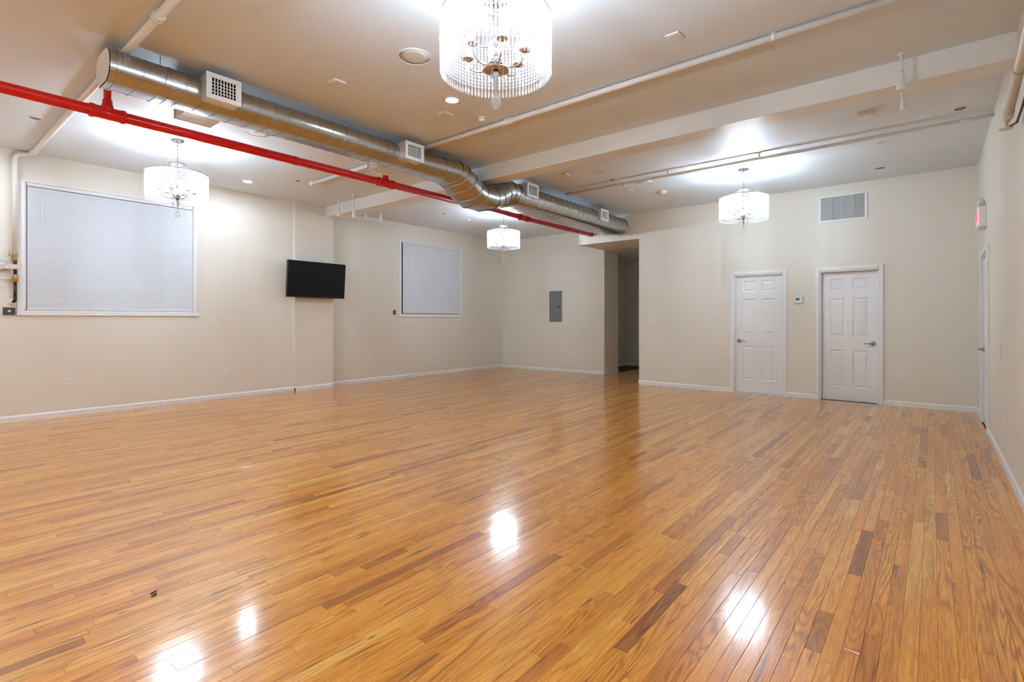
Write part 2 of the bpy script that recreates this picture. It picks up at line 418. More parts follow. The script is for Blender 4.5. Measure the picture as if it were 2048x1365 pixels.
# ---------------------------------------------------------------- windows and blinds
def window(n, x, W, label, blabel, tilt):
    y0, y1, z0, z1 = W
    fr = MB(); t = .075; d = .022
    fr.bbox(x, x+d, y0-t, y1+t, z0-t*.75, z0, .004); fr.bbox(x, x+d, y0-t, y1+t, z1, z1+.02, .004)
    fr.bbox(x, x+d, y0-t, y0, z0, z1, .004); fr.bbox(x, x+d, y1, y1+t*.6, z0, z1, .004)
    o = struct('window_%d' % n, fr, 'white', label)
    j = MB(); j.box(x-.2, x, y0, y0+.012, z0, z1); j.box(x-.2, x, y1-.012, y1, z0, z1); j.box(x-.2, x, y0, y1, z0, z0+.012); j.box(x-.2, x, y0, y1, z1-.012, z1)
    obj('jamb', j, 'white', o)
    s = MB()
    for a, b, c, e in ((y0+.012, y1-.012, z0+.012, z0+.05), (y0+.012, y1-.012, z1-.05, z1-.012), (y0+.012, y0+.05, z0+.05, z1-.05), (y1-.05, y1-.012, z0+.05, z1-.05)):
        s.box(x-.17, x-.13, a, b, c, e)
    s.box(x-.165, x-.135, y0+.05, y1-.05, (z0+z1)/2-.02, (z0+z1)/2+.02)
    obj('sash', s, 'charcoal', o)
    obj('pane', MB().box(x-.153, x-.147, y0+.05, y1-.05, z0+.05, (z0+z1)/2-.02), 'glass', o)
    obj('pane', MB().box(x-.153, x-.147, y0+.05, y1-.05, (z0+z1)/2+.02, z1-.05), 'glass', o)
    # the blind
    b = thing('window_blind', blabel, 'blind', (x-.005, (y0+y1)/2, z0+.014), 'closed white blinds')
    wd = (y1-y0)/2-.016; H = z1-z0-.02; yo = .0
    a0 = -wd+(.004 if n == 1 else .034); a1 = wd
    obj('headrail', MB().bbox(-.025, .009, a0, a1, H-.040, H-.004, .003), 'blind', b)
    obj('bottom_rail', MB().bbox(-.010, .012, a0, a1, (.0005 if n == 1 else .010), .034, .004), 'blind', b)
    sl = MB(); ns = 4; pts = []
    for i in range(ns+1):
        q = -1+2*i/ns
        pts.append((.0115*math.sin(tilt)*q + .0024*(1-q*q), .0125*math.cos(tilt)*q*-1))
    vs = [(p[0], yy, p[1]) for yy in (a0, a1) for p in pts]; n1 = ns+1
    sl.add(vs, [(i, i+1, n1+i+1, n1+i) for i in range(ns)], True)
    me = sl.mesh('slat'); me.materials.append(M['blind'])
    z = .048
    while z < H-.05:
        obj('slat', me, 'blind', b, (0, 0, z)); z += .0211
    for q in (-.6, .6):
        obj('ladder_cord', MB().tube([(.014, q*wd, .03), (.014, q*wd, H-.03)], .0009, 5), 'blind', b)
    obj('wand', MB().tube([(.022, a0+.14, H-.03), (.026, a0+.14, H-.55)], .0045, 6), 'plastic', b)
    return o
window(1, XL, W1, 'white framed window with closed blind nearest on the left wall', 'wide closed white blind on the left wall behind the chandelier', .36)
window(2, XF, W2, 'white framed window with closed blind beyond the television', 'closed white blind in the far window past the television', .26)

# ---------------------------------------------------------------- doors
def panel_mesh(w_, h_):
    m = MB(); b = .016; e = .030
    v = [(-w_/2, 0, 0), (w_/2, 0, 0), (w_/2, 0, h_), (-w_/2, 0, h_)]
    def ring(d, y): return [(-w_/2+d, y, d), (w_/2-d, y, d), (w_/2-d, y, h_-d), (-w_/2+d, y, h_-d)]
    vs = ring(0, 0)+ring(b, .011)+ring(b+.008, .011)+ring(e+.018, .002)
    fs = [(r*4+i, r*4+(i+1) % 4, r*4+4+(i+1) % 4, r*4+4+i) for r in range(3) for i in range(4)]+[(12, 13, 14, 15)]
    return m.add(vs, fs)
def door(n, origin, rotz, wd, rec, hx, hd, label, hinges=None, sill=False):
    """front face looks to local -y; local x runs along the leaf from 0 to wd; the wall face is y=0"""
    cas = MB(); t = CW; d = -.018
    for a, b, c, e in ((-t, .0, 0, DH+t), (wd, wd+t, 0, DH+t), (0, wd, DH, DH+t)):
        cas.bbox(a, b, d, 0, c, e, .004)
        cas.bbox(a+.012, b-.010, d-.005, d, c+(.012 if c else 0), e-.010, .002)
    o = struct('door_%d' % n, cas, 'white', label)
    o.location = origin; o.rotation_euler = (0, 0, rotz)
    j = MB(); j.box(0, .018, 0, .13, 0, DH); j.box(wd-.018, wd, 0, .13, 0, DH); j.box(0, wd, 0, .13, DH-.018, DH)
    j.box(.018, .03, rec+.04, rec+.055, 0, DH); j.box(wd-.03, wd-.018, rec+.04, rec+.055, 0, DH)
    obj('jamb', j, 'white', o)
    lw = wd-.042; z0 = .022 if sill else .001; z1 = DH-.023
    st = .105*lw/.72; mid = .095; pw = (lw-2*st-mid)/2
    rows = [(.205, .59), (1.0, .605), (1.725, .19)]
    hs = []
    for (zb, ph) in rows:
        for k in (0, 1):
            xa = .021+st+k*(pw+mid); hs.append((xa, xa+pw, z0+zb, z0+zb+ph))
    lf = MB(); slab(lf, 'y', rec, rec+.036, .021, .021+lw, z0, z1, hs)
    leaf = obj('leaf', lf, 'white', o)
    for (xa, xb, za, zb) in hs:
        me = panel_mesh(xb-xa, zb-za).mesh('panel')
        obj('panel', me, 'white', leaf, ((xa+xb)/2, rec, za))
    hm = MB().lathe([(.034, 0), (.034, -.006), (.027, -.012), (.012, -.015), (.011, -.048)], 20, (hx, rec, .905), ax='y')
    h = obj('door_handle', hm, 'nickel', o)
    obj('lever', MB().tube([(hx, rec-.048, .905), (hx+hd*.02, rec-.054, .906), (hx+hd*.065, rec-.052, .908), (hx+hd*.115, rec-.042, .900)], [.012, .010, .0085, .007], 10), 'nickel', h)
    if hinges is not None:
        for z in (.28, 1.05, 1.86):
            obj('hinge', MB().tube([(hinges, rec-.006, z-.05), (hinges, rec-.006, z+.05)], .007, 8), 'nickel', o)
    if sill: obj('threshold', MB().bbox(0, wd, -.006, .12, 0, .016, .003), 'white', o)
    return o
W = D1[1]-D1[0]
door(1, (D1[0], YB, 0), 0, W, .035, .072, 1, 'white six-panel door left of the thermostat', sill=True)
W = D2[1]-D2[0]
door(2, (D2[0], YB, 0), 0, W, .085, W-.075, -1, 'white six-panel door right of the thermostat')
W = D3[1]-D3[0]
door(3, (XR, D3[1], 0), -PI/2, W, .012, .075, 1, 'white door seen edge-on in the right wall under the exit sign', hinges=W-.018)
# pale door casing at the end of the hall
hc = MB(); hc.bbox(-6.28, -6.21, YH-.02, YH, 0, 2.09, .004); hc.bbox(-6.28, -5.38, YH-.02, YH, 2.09, 2.15, .004); hc.bbox(-5.45, -5.38, YH-.02, YH, 0, 2.09, .004)
hd = struct('door_4', hc, 'white', 'pale doorway at the dim end of the hall')
obj('leaf', MB().box(-6.21, -5.45, YH-.012, YH, .01, 2.09), 'white', hd)

# ---------------------------------------------------------------- wall plates
# local frame of a wall item: x along the wall, -y out of the wall, z up
LEFT, BACK, RIGHT = PI/2, 0.0, -PI/2
_plate = {}
def outlet(loc, rot, label):
    t = thing('power_outlet', label, 'outlet', loc, 'white wall outlets', rot)
    if 'p' not in _plate:
        _plate['p'] = MB().bbox(-.036, .036, -.006, 0, -.058, .058, .003).mesh('cover_plate')
        r = MB().bbox(-.017, .017, -.009, -.005, -.014, .014, .002)
        _plate['r'] = r.mesh('receptacle')
        s = MB(); s.box(-.007, -.005, -.0094, -.009, -.004, .006); s.box(.005, .007, -.0094, -.009, -.004, .006); s.box(-.0018, .0018, -.0094, -.009, -.010, -.006)
        _plate['s'] = s.mesh('slots')
    obj('cover_plate', _plate['p'], 'plastic', t)
    for z in (-.021, .021):
        r = obj('receptacle', _plate['r'], 'plastic', t, (0, 0, z)); obj('slots', _plate['s'], 'dark', r)
    return t
outlet((XL, 1.578, .44), LEFT, 'white outlet on the left wall below the nearest blind, left of two')
outlet((XL, 3.522, .437), LEFT, 'white outlet low on the left wall just before the pilaster')
outlet((XF, 6.327, .448), LEFT, 'white outlet on the far left wall just past the pilaster')
outlet((XF, 8.22, .432), LEFT, 'white outlet low under the far window')
outlet((-8.304, YBL, .432), BACK, 'white outlet on the back-left wall close to the corner')
outlet((-6.668, YBL, .442), BACK, 'white outlet on the back-left wall below the grey breaker panel')
outlet((-3.15, YB, .428), BACK, 'white outlet between the hallway opening and the left door')
outlet((-.335, YB, .426), BACK, 'white outlet on the back wall right of the right door')
outlet((XR, 5.97, .424), RIGHT, 'white outlet low on the right wall')
def switch(loc, rot, label, gangs):
    t = thing('light_switch', label, 'switch', loc, None, rot); w_ = .036 if gangs == 1 else .058
    obj('cover_plate', MB().bbox(-w_, w_, -.006, 0, -.058, .058, .003), 'plastic', t)
    for x_ in ((0,) if gangs == 1 else (-.023, .023)):
        obj('rocker', MB().bbox(x_-.016, x_+.016, -.010, -.005, -.033, .033, .003), 'plastic', t)
switch((-4.22, YB, 1.244), BACK, 'white double light switch beside the hallway opening', 2)
switch((XR, 6.42, .98), RIGHT, 'white switch plate on the right wall near the door', 1)
# thermostat
t = thing('thermostat', 'white square thermostat between the two back wall doors', 'thermostat', (-1.68, YB, 1.588))
obj('back_plate', MB().bbox(-.062, .062, -.008, 0, -.062, .062, .003), 'plastic', t)
obj('case', MB().bbox(-.056, .056, -.028, -.008, -.056, .056, .006), 'plastic', t)
obj('display', MB().bbox(-.040, .012, -.0295, -.027, -.006, .034, .001), 'lcd', t)
obj('button', MB().bbox(-.030, .002, -.0305, -.027, -.036, -.022, .002), 'plastic', t)
# breaker panel
t = thing('breaker_panel', 'grey steel breaker panel on the back-left wall', 'electrical panel', (-7.198, YBL, 1.222))
obj('cover', MB().bbox(-.186, .186, -.012, 0, 0, .758, .003), 'grey', t)
dr = obj('panel_door', MB().bbox(-.125, .125, -.019, -.012, .10, .66, .002), 'grey', t)
obj('latch', MB().bbox(.068, .118, -.028, -.019, .345, .385, .003), 'black', dr)
# black-rimmed wall boxes
def dark_box(loc, rot, w_, h_, label):
    t = thing('wall_box', label, 'wall box', loc, None, rot)
    obj('plate', MB().bbox(-w_, w_, -.02, 0, -h_, h_, .004), 'charcoal', t)
    obj('knob', MB().bbox(-w_*.26, w_*.26, -.030, -.02, -h_*.28, h_*.28, .004), 'grilleslat', t)
dark_box((XL, 1.003, 1.372), LEFT, .055, .046, 'dark grey wall box with pale centre left of the nearest blind')
dark_box((XF, 6.96, 1.432), LEFT, .036, .046, 'small dark wall box left of the far window')
# return air grille
t = thing('return_grille', 'white louvred return air grille high on the back wall', 'vent', (-1.082, YB, 2.80))
gw, gh = .322, .42
m = MB()
for a, b, c, e in ((-gw, gw, 0, .032), (-gw, gw, gh-.032, gh), (-gw, -gw+.034, .032, gh-.032), (gw-.034, gw, .032, gh-.032)): m.bbox(a, b, -.016, 0, c, e, .003)
obj('frame', m, 'reg', t)
obj('backing', MB().box(-gw+.03, gw-.03, -.003, -.001, .03, gh-.03), 'charcoal', t)
sm = MB().add([(-gw+.034, -.013, -.0065), (gw-.034, -.013, -.0065), (gw-.034, -.004, .0055), (-gw+.034, -.004, .0055), (-gw+.034, -.0115, -.0075), (gw-.034, -.0115, -.0075), (gw-.034, -.0025, .0045), (-gw+.034, -.0025, .0045)], [(0, 1, 2, 3), (4, 7, 6, 5), (0, 4, 5, 1), (2, 6, 7, 3), (1, 5, 6, 2), (0, 3, 7, 4)]).mesh('louvre')
z = .042
while z < gh-.036: obj('louvre', sm, 'grilleslat', t, (0, 0, z)); z += .0125
for q in (-.145, 0, .145): obj('divider', MB().box(q-.004, q+.004, -.0145, -.012, .032, gh-.032), 'grilleslat', t)

# ---------------------------------------------------------------- television
t = thing('television', 'black flat-screen television mounted on the pilaster', 'television', (XP+.004, 4.985, 1.985), None, PI/2)
def tv_shift(mb, a, y):
    ca, sa = math.cos(a), math.sin(a)
    mb.v = [(p[0], y+p[1]*ca-p[2]*sa, p[1]*sa+p[2]*ca) for p in mb.v]; return mb
TA, TY = .075, -.14
body = obj('case', tv_shift(MB().bbox(-.563, .563, -.018, .030, -.322, .322, .006), TA, TY), 'black', t)
obj('screen', tv_shift(MB().bbox(-.553, .553, -.020, -.017, -.300, .312, .001), TA, TY), 'screen', t)
br = MB(); br.box(-.22, .22, -.02, 0, -.18, .18); br.box(-.05, .05, -.115, -.02, -.06, .06)
obj('wall_bracket', br, 'black', t)

# ---------------------------------------------------------------- exit sign
t = thing('exit_sign', 'white lit exit sign with emergency lamp above the right wall door', 'exit sign', (XR, 8.10, 2.33), None, RIGHT)
obj('housing', MB().bbox(-.155, .155, -.072, 0, 0, .235, .006), 'plastic', t)
obj('face', MB().bbox(-.148, .148, -.075, -.070, .008, .227, .002), 'tagwhite', t)
me = text_mesh('exit_letters', 'EXIT', .155, .001); me.materials.append(M['exitred'])
e = obj('exit_letters', me, 'exitred', t, (0, -.0765, .118)); e.rotation_euler = (PI/2, 0, 0)
for s in (-1, 1):
    h = obj('lamp_head', MB().lathe([(.018, -.0), (.045, -.015), (.050, -.055), (.046, -.062)], 16, (s*.09, -.012, .285), ax='y'), 'grille', t)
    obj('lamp_neck', MB().tube([(s*.09, -.03, .23), (s*.09, -.03, .27)], .014, 8), 'grille', h)

# ---------------------------------------------------------------- ceiling fittings
_disc = {}
def disc_thing(name, label, cat, x, y, r, kind, group=None):
    t = thing(name, label, cat, (x, y, ZC), group)
    if kind == 'speaker':
        obj('rim', MB().lathe([(r, 0), (r, -.006), (r-.006, -.009), (r-.012, -.007), (r-.012, 0)], 32, caps=False), 'plastic', t)
        obj('grille', MB().lathe([(r-.012, -.004), (r*.5, -.0075), (.0001, -.0085)], 32), 'grille', t)
    elif kind in ('lit', 'unlit'):
        obj('trim_ring', MB().lathe([(r+.018, 0), (r+.018, -.004), (r+.004, -.007), (r, -.004), (r, 0)], 28, caps=False), 'plastic', t)
        if kind == 'lit': obj('lens', MB().add([(r*math.cos(2*PI*k/14), r*math.sin(2*PI*k/14), -.0035) for k in range(14)], [tuple(range(14))[::-1]]), 'can', t)
        else: obj('baffle', MB().lathe([(r, -.0035), (r*.72, -.0015), (r*.70, -.001), (.0001, -.001)], 24), 'grilleslat' , t)
    elif kind == 'smoke':
        obj('base', MB().lathe([(r, 0), (r, -.014), (r*.97, -.016)], 28), 'plastic', t)
        obj('dome', MB().lathe([(r*.92, -.016), (r*.86, -.036), (r*.6, -.046), (.0001, -.047)], 28), 'plastic', t)
    elif kind == 'cap':
        obj('flange', MB().lathe([(r, 0), (r, -.003), (r*.8, -.005)], 20), 'plastic', t)
        obj('cover_disc', MB().lathe([(r*.74, -.004), (r*.74, -.010), (.0001, -.011)], 20), 'cap', t)
    elif kind == 'canopen':
        obj('trim_ring', MB().lathe([(r+.016, 0), (r+.016, -.004), (r+.003, -.008), (r, -.006), (r, 0)], 28, caps=False), 'plastic', t)
        obj('cone', MB().lathe([(r, -.004), (r*.55, -.001), (.0001, -.001)], 24), 'cap', t)
    return t
disc_thing('ceiling_speaker', 'large round white ceiling speaker left of the nearest chandelier', 'speaker', -3.21, 2.70, .135, 'speaker', 'ceiling speakers')
disc_thing('ceiling_speaker', 'round white ceiling speaker beyond the duct and red pipe, left half', 'speaker', -5.86, 2.69, .135, 'speaker', 'ceiling speakers')
disc_thing('ceiling_speaker', 'round ceiling speaker near the far window wall', 'speaker', -8.146, 7.468, .12, 'speaker', 'ceiling speakers')
disc_thing('ceiling_speaker', 'round ceiling speaker beside the thin far pipe', 'speaker', -3.41, 7.39, .12, 'speaker', 'ceiling speakers')
disc_thing('recessed_light', 'lit recessed downlight under the nearest chandelier', 'downlight', -3.563, 3.459, .056, 'lit', 'lit downlights')
disc_thing('recessed_light', 'lit recessed downlight near the left wall', 'downlight', -8.06, 3.526, .056, 'lit', 'lit downlights')
disc_thing('recessed_light', 'unlit recessed downlight just past the beam near the duct', 'downlight', -3.673, 6.489, .06, 'unlit', 'unlit downlights')
disc_thing('recessed_light', 'unlit dark recessed downlight close above the return grille', 'downlight', -.561, 8.748, .06, 'canopen', 'unlit downlights')
disc_thing('recessed_light', 'unlit dark recessed downlight next to the right wall', 'downlight', .215, 6.79, .05, 'canopen', 'unlit downlights')
disc_thing('recessed_light', 'unlit recessed downlight near the back wall left of the right chandelier', 'downlight', -3.634, 8.834, .06, 'unlit', 'unlit downlights')
disc_thing('recessed_light', 'unlit recessed downlight past the beam on the left', 'downlight', -8.094, 6.582, .06, 'unlit', 'unlit downlights')
disc_thing('recessed_light', 'unlit recessed downlight beside the near left pipe', 'downlight', -7.249, 1.02, .05, 'canopen', 'unlit downlights')
for x_, y_, w_ in ([(a_, b_, n_+' column, '+m_+' row') for a_, n_ in ((-8.06, 'left'), (-3.563, 'middle'), (-.5, 'right')) for b_, m_ in ((.45, 'nearest'), (-2.3, 'second'), (-5.0, 'last'))]):  # downlights added out of view to brighten the floor and near end
    w_ = 'unseen behind the viewpoint, '+w_
    disc_thing('recessed_light', 'added lit recessed downlight '+w_, 'downlight', x_, y_, .056, 'lit', 'lit downlights')
disc_thing('smoke_detector', 'white round smoke detector right of the right chandelier', 'smoke detector', -.524, 6.353, .085, 'smoke')
disc_thing('smoke_detector', 'white smoke detector left of the right chandelier', 'smoke detector', -3.422, 8.092, .07, 'smoke')
disc_thing('motion_sensor', 'small white domed sensor beside the thin far pipe', 'sensor', -3.689, 7.276, .04, 'smoke')
disc_thing('concealed_sprinkler', 'brown sprinkler cap past the beam near the duct', 'sprinkler', -3.711, 6.93, .038, 'cap', 'concealed sprinkler caps')
disc_thing('concealed_sprinkler', 'brown sprinkler cap near the end of the left ceiling pipe', 'sprinkler', -7.424, 3.98, .038, 'cap', 'concealed sprinkler caps')
disc_thing('concealed_sprinkler', 'brown sprinkler cap on the far left ceiling', 'sprinkler', -7.452, 7.044, .038, 'cap', 'concealed sprinkler caps')
disc_thing('concealed_sprinkler', 'brown sprinkler cap in the far left corner of the ceiling', 'sprinkler', -7.615, 9.931, .038, 'cap', 'concealed sprinkler caps')
disc_thing('concealed_sprinkler', 'pale sprinkler cap beside the long pipe under the near chandelier', 'sprinkler', -3.623, 3.95, .04, 'smoke', 'concealed sprinkler caps')
def plate_thing(x, y, s, label):
    t = thing('ceiling_plate', label, 'cover plate', (x, y, ZC), 'square ceiling plates')
    obj('frame', MB().bbox(-s, s, -s, s, -.012, 0, .003), 'plastic', t)
    obj('insert', MB().bbox(-s*.62, s*.62, -s*.62, s*.62, -.0145, -.011, .002), 'grille', t)
plate_thing(-4.086, 2.552, .058, 'square white ceiling plate between the duct and the large speaker')
plate_thing(-3.856, 3.652, .058, 'square white ceiling plate beside the lit downlight')
plate_thing(-1.482, 3.724, .052, 'square white ceiling plate right of the nearest chandelier')
plate_thing(-4.11, 6.263, .05, 'square ceiling plate just past the beam beside the far duct')
plate_thing(-3.817, 7.686, .05, 'square ceiling plate beyond the thin far pipe')
plate_thing(-.468, 7.526, .04, 'small square ceiling plate in front of the return grille')
plate_thing(-7.568, 7.799, .05, 'square ceiling plate near the far left chandelier')
t = disc_thing('hall_light', 'small flush light in the dim hall ceiling', 'downlight', -5.239, 10.03, .07, 'unlit'); t.location.z = ZH

# ---------------------------------------------------------------- ceiling pipes
def pipe_thing(name, pts, r, m_, label, couplings=(), clips=(), cat='pipe', n=14):
    o0 = Vector(pts[0]); t = thing(name, label, cat, o0)
    obj('pipe', MB().tube([Vector(p)-o0 for p in pts], r, n), m_, t)
    for p in couplings:
        q = Vector(p)-o0
        obj('coupling', MB().lathe([(r*1.05, -.04), (r*1.45, -.036), (r*1.45, -.012), (r*1.25, -.01), (r*1.25, .01), (r*1.45, .012), (r*1.45, .036), (r*1.05, .04)], 14, q, ax='x'), m_, t)
    for p in clips:
        q = Vector(p)-o0
        c = MB().lathe([(r*1.12, -.012), (r*1.12, .012)], 14, q, ax='x'); c.box(q.x-.012, q.x+.012, q.y-.006, q.y+.006, q.z, ZC-o0.z)
        obj('pipe_clip', c, m_, t)
    return t
pz = ZC-.034
pipe_thing('ceiling_pipe', [(XR, 4.14, pz), (-7.32, 4.14, pz)], .025, 'pipewhite', 'long white ceiling pipe crossing below the nearest chandelier', [(-3.42, 4.14, pz), (-7.29, 4.14, pz)], [(-.9, 4.14, pz), (-5.6, 4.14, pz), (-2.2, 4.14, pz)])
pipe_thing('ceiling_pipe', [(XR, 1.20, pz), (-8.60, 1.20, pz), (-8.72, 1.19, pz-.003), (-8.765, 1.14, pz-.006), (-8.772, 1.085, pz-.02), (-8.772, 1.055, pz-.06), (-8.772, 1.052, pz-.12), (-8.772, 1.052, 2.09)], .027, 'pipewhite', 'white pipe crossing the near ceiling and dropping down the left wall', [(-4.1, 1.2, pz), (-8.58, 1.2, pz)], [(-6.7, 1.2, pz), (-2.5, 1.2, pz)])
pipe_thing('ceiling_pipe', [(XR, 7.04, ZC-.058), (-4.62, 7.05, ZC-.058)], .019, 'pipewhite', 'thin white pipe along the far ceiling past the beam', [(-.76, 7.045, ZC-.058), (.26, 7.04, ZC-.058)], [(-2.9, 7.047, ZC-.058), (-1.7, 7.045, ZC-.058)])
# pipe loops dropping under the beam
def loop(x, y0, y1, zt, zb, label):
    t = thing('conduit_loop', label, 'pipe', (x, y0, zb), 'white pipe loops under the beam')
    for y, nm in ((0, 'front'), (y1-y0, 'back')):
        obj('drop', MB().tube([(0, y, .11), (0, y, ZC-zb)], .011, 10), 'pipewhite', t)
        obj('fitting', MB().lathe([(.030, -.012), (.032, .0), (.030, .035), (.020, .085), (.0155, .125), (.0155, .14)], 14, (0, y, 0)), 'pipewhite', t)
        obj('ceiling_cup', MB().lathe([(.02, ZC-zb-.02), (.028, ZC-zb-.004), (.028, ZC-zb)], 12, (0, y, 0)), 'pipewhite', t)
    obj('crossbar', MB().tube([(0, 0, .010), (0, y1-y0, .010)], .011, 10), 'pipewhite', t)
loop(-8.02, 5.05, 5.60, 3.37, 3.075, 'white pipe loop under the left end of the beam, nearer the left wall')
loop(-7.565, 5.05, 5.60, 3.37, 3.0, 'white pipe loop under the left end of the beam, nearer the duct')
loop(-.19, 5.10, 5.60, 3.37, 3.09, 'white pipe loop under the right end of the beam')
# big cream pipe on the right wall
t = thing('wall_pipe', 'cream pipe with end fitting running high along the right wall', 'pipe', (.40, 4.9, 2.66))
P = [(0, -4.1, .69), (0, -.85, .125), (0, -.06, -.0)]
obj('pipe', MB().tube(P, .026, 16), 'cream', t)
obj('strap', MB().lathe([(.029, -.012), (.029, .012)], 16, (0, -.62, .09), ax='y'), 'wire', t)
obj('reducer', MB().tube([(0, -.10, .005), (0, -.04, -.005), (0, 0, -.012), (0, .03, -.016)], [.031, .031, .022, .020], 14), 'cream', t)
obj('elbow', MB().tube([(0, .02, -.014), (0, .06, -.016), (0, .09, -.03), (0, .10, -.055)], .013, 10), 'pipewhite', t)
obj('escutcheon', MB().lathe([(.014, -.045), (.040, -.050), (.040, -.056), (.012, -.060)], 18, (0, .10, 0)), 'cream', t)
obj('cable', MB().tube([(.055, -3.9, .64), (.055, -.9, .10), (.050, -.25, -.02), (.045, -.02, -.055), (.02, .06, -.05)], .0075, 8), 'rust', t)

# ---------------------------------------------------------------- red sprinkler main
RX, RZ, RR = -5.546, 3.054, .046
t = thing('sprinkler_main', 'glossy red sprinkler pipe running the length of the room', 'pipe', (RX, YB, RZ))
obj('pipe', MB().tube([(0, YN-YB, 0), (0, 0, 0)], RR, 24), 'red', t)
for y in (1.246, 4.18, 7.13):
    q = y-YB
    te = MB().lathe([(RR*1.02, -.13), (RR*1.28, -.125), (RR*1.28, -.095), (RR*1.16, -.09), (RR*1.16, .09), (RR*1.28, .095), (RR*1.28, .125), (RR*1.02, .13)], 22, (0, q, 0), ax='y')
    te.lathe([(RR*1.0, 0), (RR*.98, .055), (RR*.80, .085), (RR*.80, .115)], 20, (0, q, 0))
    f = obj('tee_fitting', te, 'red', t)
    obj('bolt', MB().lathe([(.009, -.012), (.009, .012)], 6, (RR*1.42, q-.11, 0), smooth=False), 'red', f)
    obj('bolt', MB().lathe([(.009, -.012), (.009, .012)], 6, (RR*1.42, q+.11, 0), smooth=False), 'red', f)
    obj('riser', MB().tube([(0, q, .08), (0, q, ZC-RZ)], RR*.62, 16), 'red', t)
for y in (2.95, 5.9, 8.5):
    obj('coupling', MB().lathe([(RR*1.0, -.035), (RR*1.06, -.033), (RR*1.06, .033), (RR*1.0, .035)], 22, (0, y-YB, 0), ax='y'), 'red', t)

# ---------------------------------------------------------------- ventilation duct
DX = -4.90
def stadium(a, b, n=36):
    pts = []
    for i in range(n):
        th = 2*PI*i/n
        c, s = math.cos(th), math.sin(th)
        pts.append((b*c+(a-b)*(1 if c > 1e-9 else (-1 if c < -1e-9 else 0)), b*s))
    return pts
def duct_sweep(mb, path, smooth=True, n=36):
    rings = []
    for i, (y, z, a, b) in enumerate(path):
        p0 = path[max(i-1, 0)]; p1 = path[min(i+1, len(path)-1)]
        d0 = Vector((y-p0[0], z-p0[1])); d1 = Vector((p1[0]-y, p1[1]-z))
        tn = (d0.normalized() if d0.length else Vector((0, 0)))+(d1.normalized() if d1.length else Vector((0, 0))); tn.normalize()
        nrm = Vector((-tn.y, tn.x))
        rings.append([(sx, y+nrm.x*sz, z+nrm.y*sz) for sx, sz in stadium(a, b, n)])
    vs = [v for r in rings for v in r]; m_ = len(rings)
    fs = [(i*n+j, i*n+(j+1) % n, (i+1)*n+(j+1) % n, (i+1)*n+j) for i in range(m_-1) for j in range(n)]
    mb.add(vs, fs, smooth); return rings
A1, B1, Z1 = .19, .128, 3.187
A2, B2, Z2 = .30, .155, 3.105
Y0D, YJ0, YJ1, YED = 1.075, 4.28, 5.80, 9.22
duct = thing('ventilation_duct', 'galvanised spiral ventilation duct dipping under the beam', 'duct', (DX, 0, 0))
mb = MB(); r0 = duct_sweep(mb, [(Y0D, Z1, A1, B1), (YJ0-.2, Z1, A1, B1)]); seg = obj('near_section', mb, 'galv', duct)
jog = [(YJ0-.2, Z1, A1, B1), (4.48, Z1, .215, .132), (4.72, Z1-.002, .25, .138), (4.82, 3.155, .26, .14), (4.94, 3.078, .265, .142), (5.06, 3.002, .27, .142), (5.18, 2.966, .27, .142), (5.42, 2.962, .27, .142), (5.53, 3.0, .275, .145), (5.65, 3.085, .285, .148), (5.76, 3.12, A2, .152), (5.86, Z2, A2, B2)]
mb = MB(); rings = duct_sweep(mb, jog); jo = obj('elbow_section', mb, 'galv', duct)
for i, (y, z, a, b) in enumerate(jog):
    if i in (0,): continue
    p0 = jog[max(i-1, 0)]; p1 = jog[min(i+1, len(jog)-1)]
    k = 1.018
    rg = [(p[0]*1.02, y+(p[1]-y)*1.03, z+(p[2]-z)*1.03) for p in rings[i]]
    obj('gore_seam', MB().tube(rg+[rg[0]], .0045, 6, False), 'galv', jo)
mb = MB(); duct_sweep(mb, [(YJ0+1.58, Z2, A2, B2), (YED, Z2-.005, A2, B2)]); far = obj('far_section', mb, 'galv', duct)
def helix(y0, y1, z, a, b, pitch, parent):
    pts = []; n = 36; st = stadium(a+.001, b+.001, n); k = 0; y = y0
    while y < y1:
        s = st[k % n]; pts.append((s[0], y, z+s[1])); y += pitch/n; k += 1
    m_ = MB(); m_.tube(pts, .0040, 5); obj('spiral_seam', m_, 'galv', parent)
helix(Y0D+.07, YJ0-.22, Z1, A1, B1, .147, seg); helix(YJ1+.02, YED-.06, Z2, A2, B2, .160, far)
# end caps with collars
def endcap(y, z, a, b, s, m_):
    c = MB(); st = stadium(a-.004, b-.004); n = len(st)
    c.add([(p[0], y+s*.004, z+p[1]) for p in st], [tuple(range(n))]); c.add([(p[0], y, z+p[1]) for p in st], [tuple(range(n))])
    obj('end_cap', c, m_, duct)
    for yy, w_ in ((y-s*.012, .012), (y-s*.052, .006)):
        k = MB(); duct_sweep(k, [(yy-w_, z, a+.001, b+.001), (yy-w_, z, a+.006, b+.006), (yy+w_, z, a+.006, b+.006), (yy+w_, z, a+.001, b+.001)], False)
        obj('collar', k, 'galv', duct)
endcap(Y0D, Z1, A1, B1, -1, 'galv_cap'); endcap(YED, Z2, A2, B2, 1, 'galv')
# straps to the ceiling
for y, z, b in ((1.42, Z1, B1), (3.1, Z1, B1), (6.6, Z2, B2), (8.7, Z2, B2)):
    s = MB()
    for sx in (-.1, .1): s.tube([(sx, y, z+b-.02), (sx, y, ZC)], .004, 6)
    obj('hanger_rod', s, 'wire', duct)
# joint bands
for y, z, a, b in ((1.66-.17, Z1, A1, B1), (3.60, Z1, A1, B1), (5.92, Z2, A2, B2), (8.02, Z2, A2, B2)):
    k = MB(); duct_sweep(k, [(y-.02, z, a+.001, b+.001), (y-.02, z, a+.004, b+.004), (y+.02, z, a+.004, b+.004), (y+.02, z, a+.001, b+.001)], False)
    obj('joint_band', k, 'galv', duct)
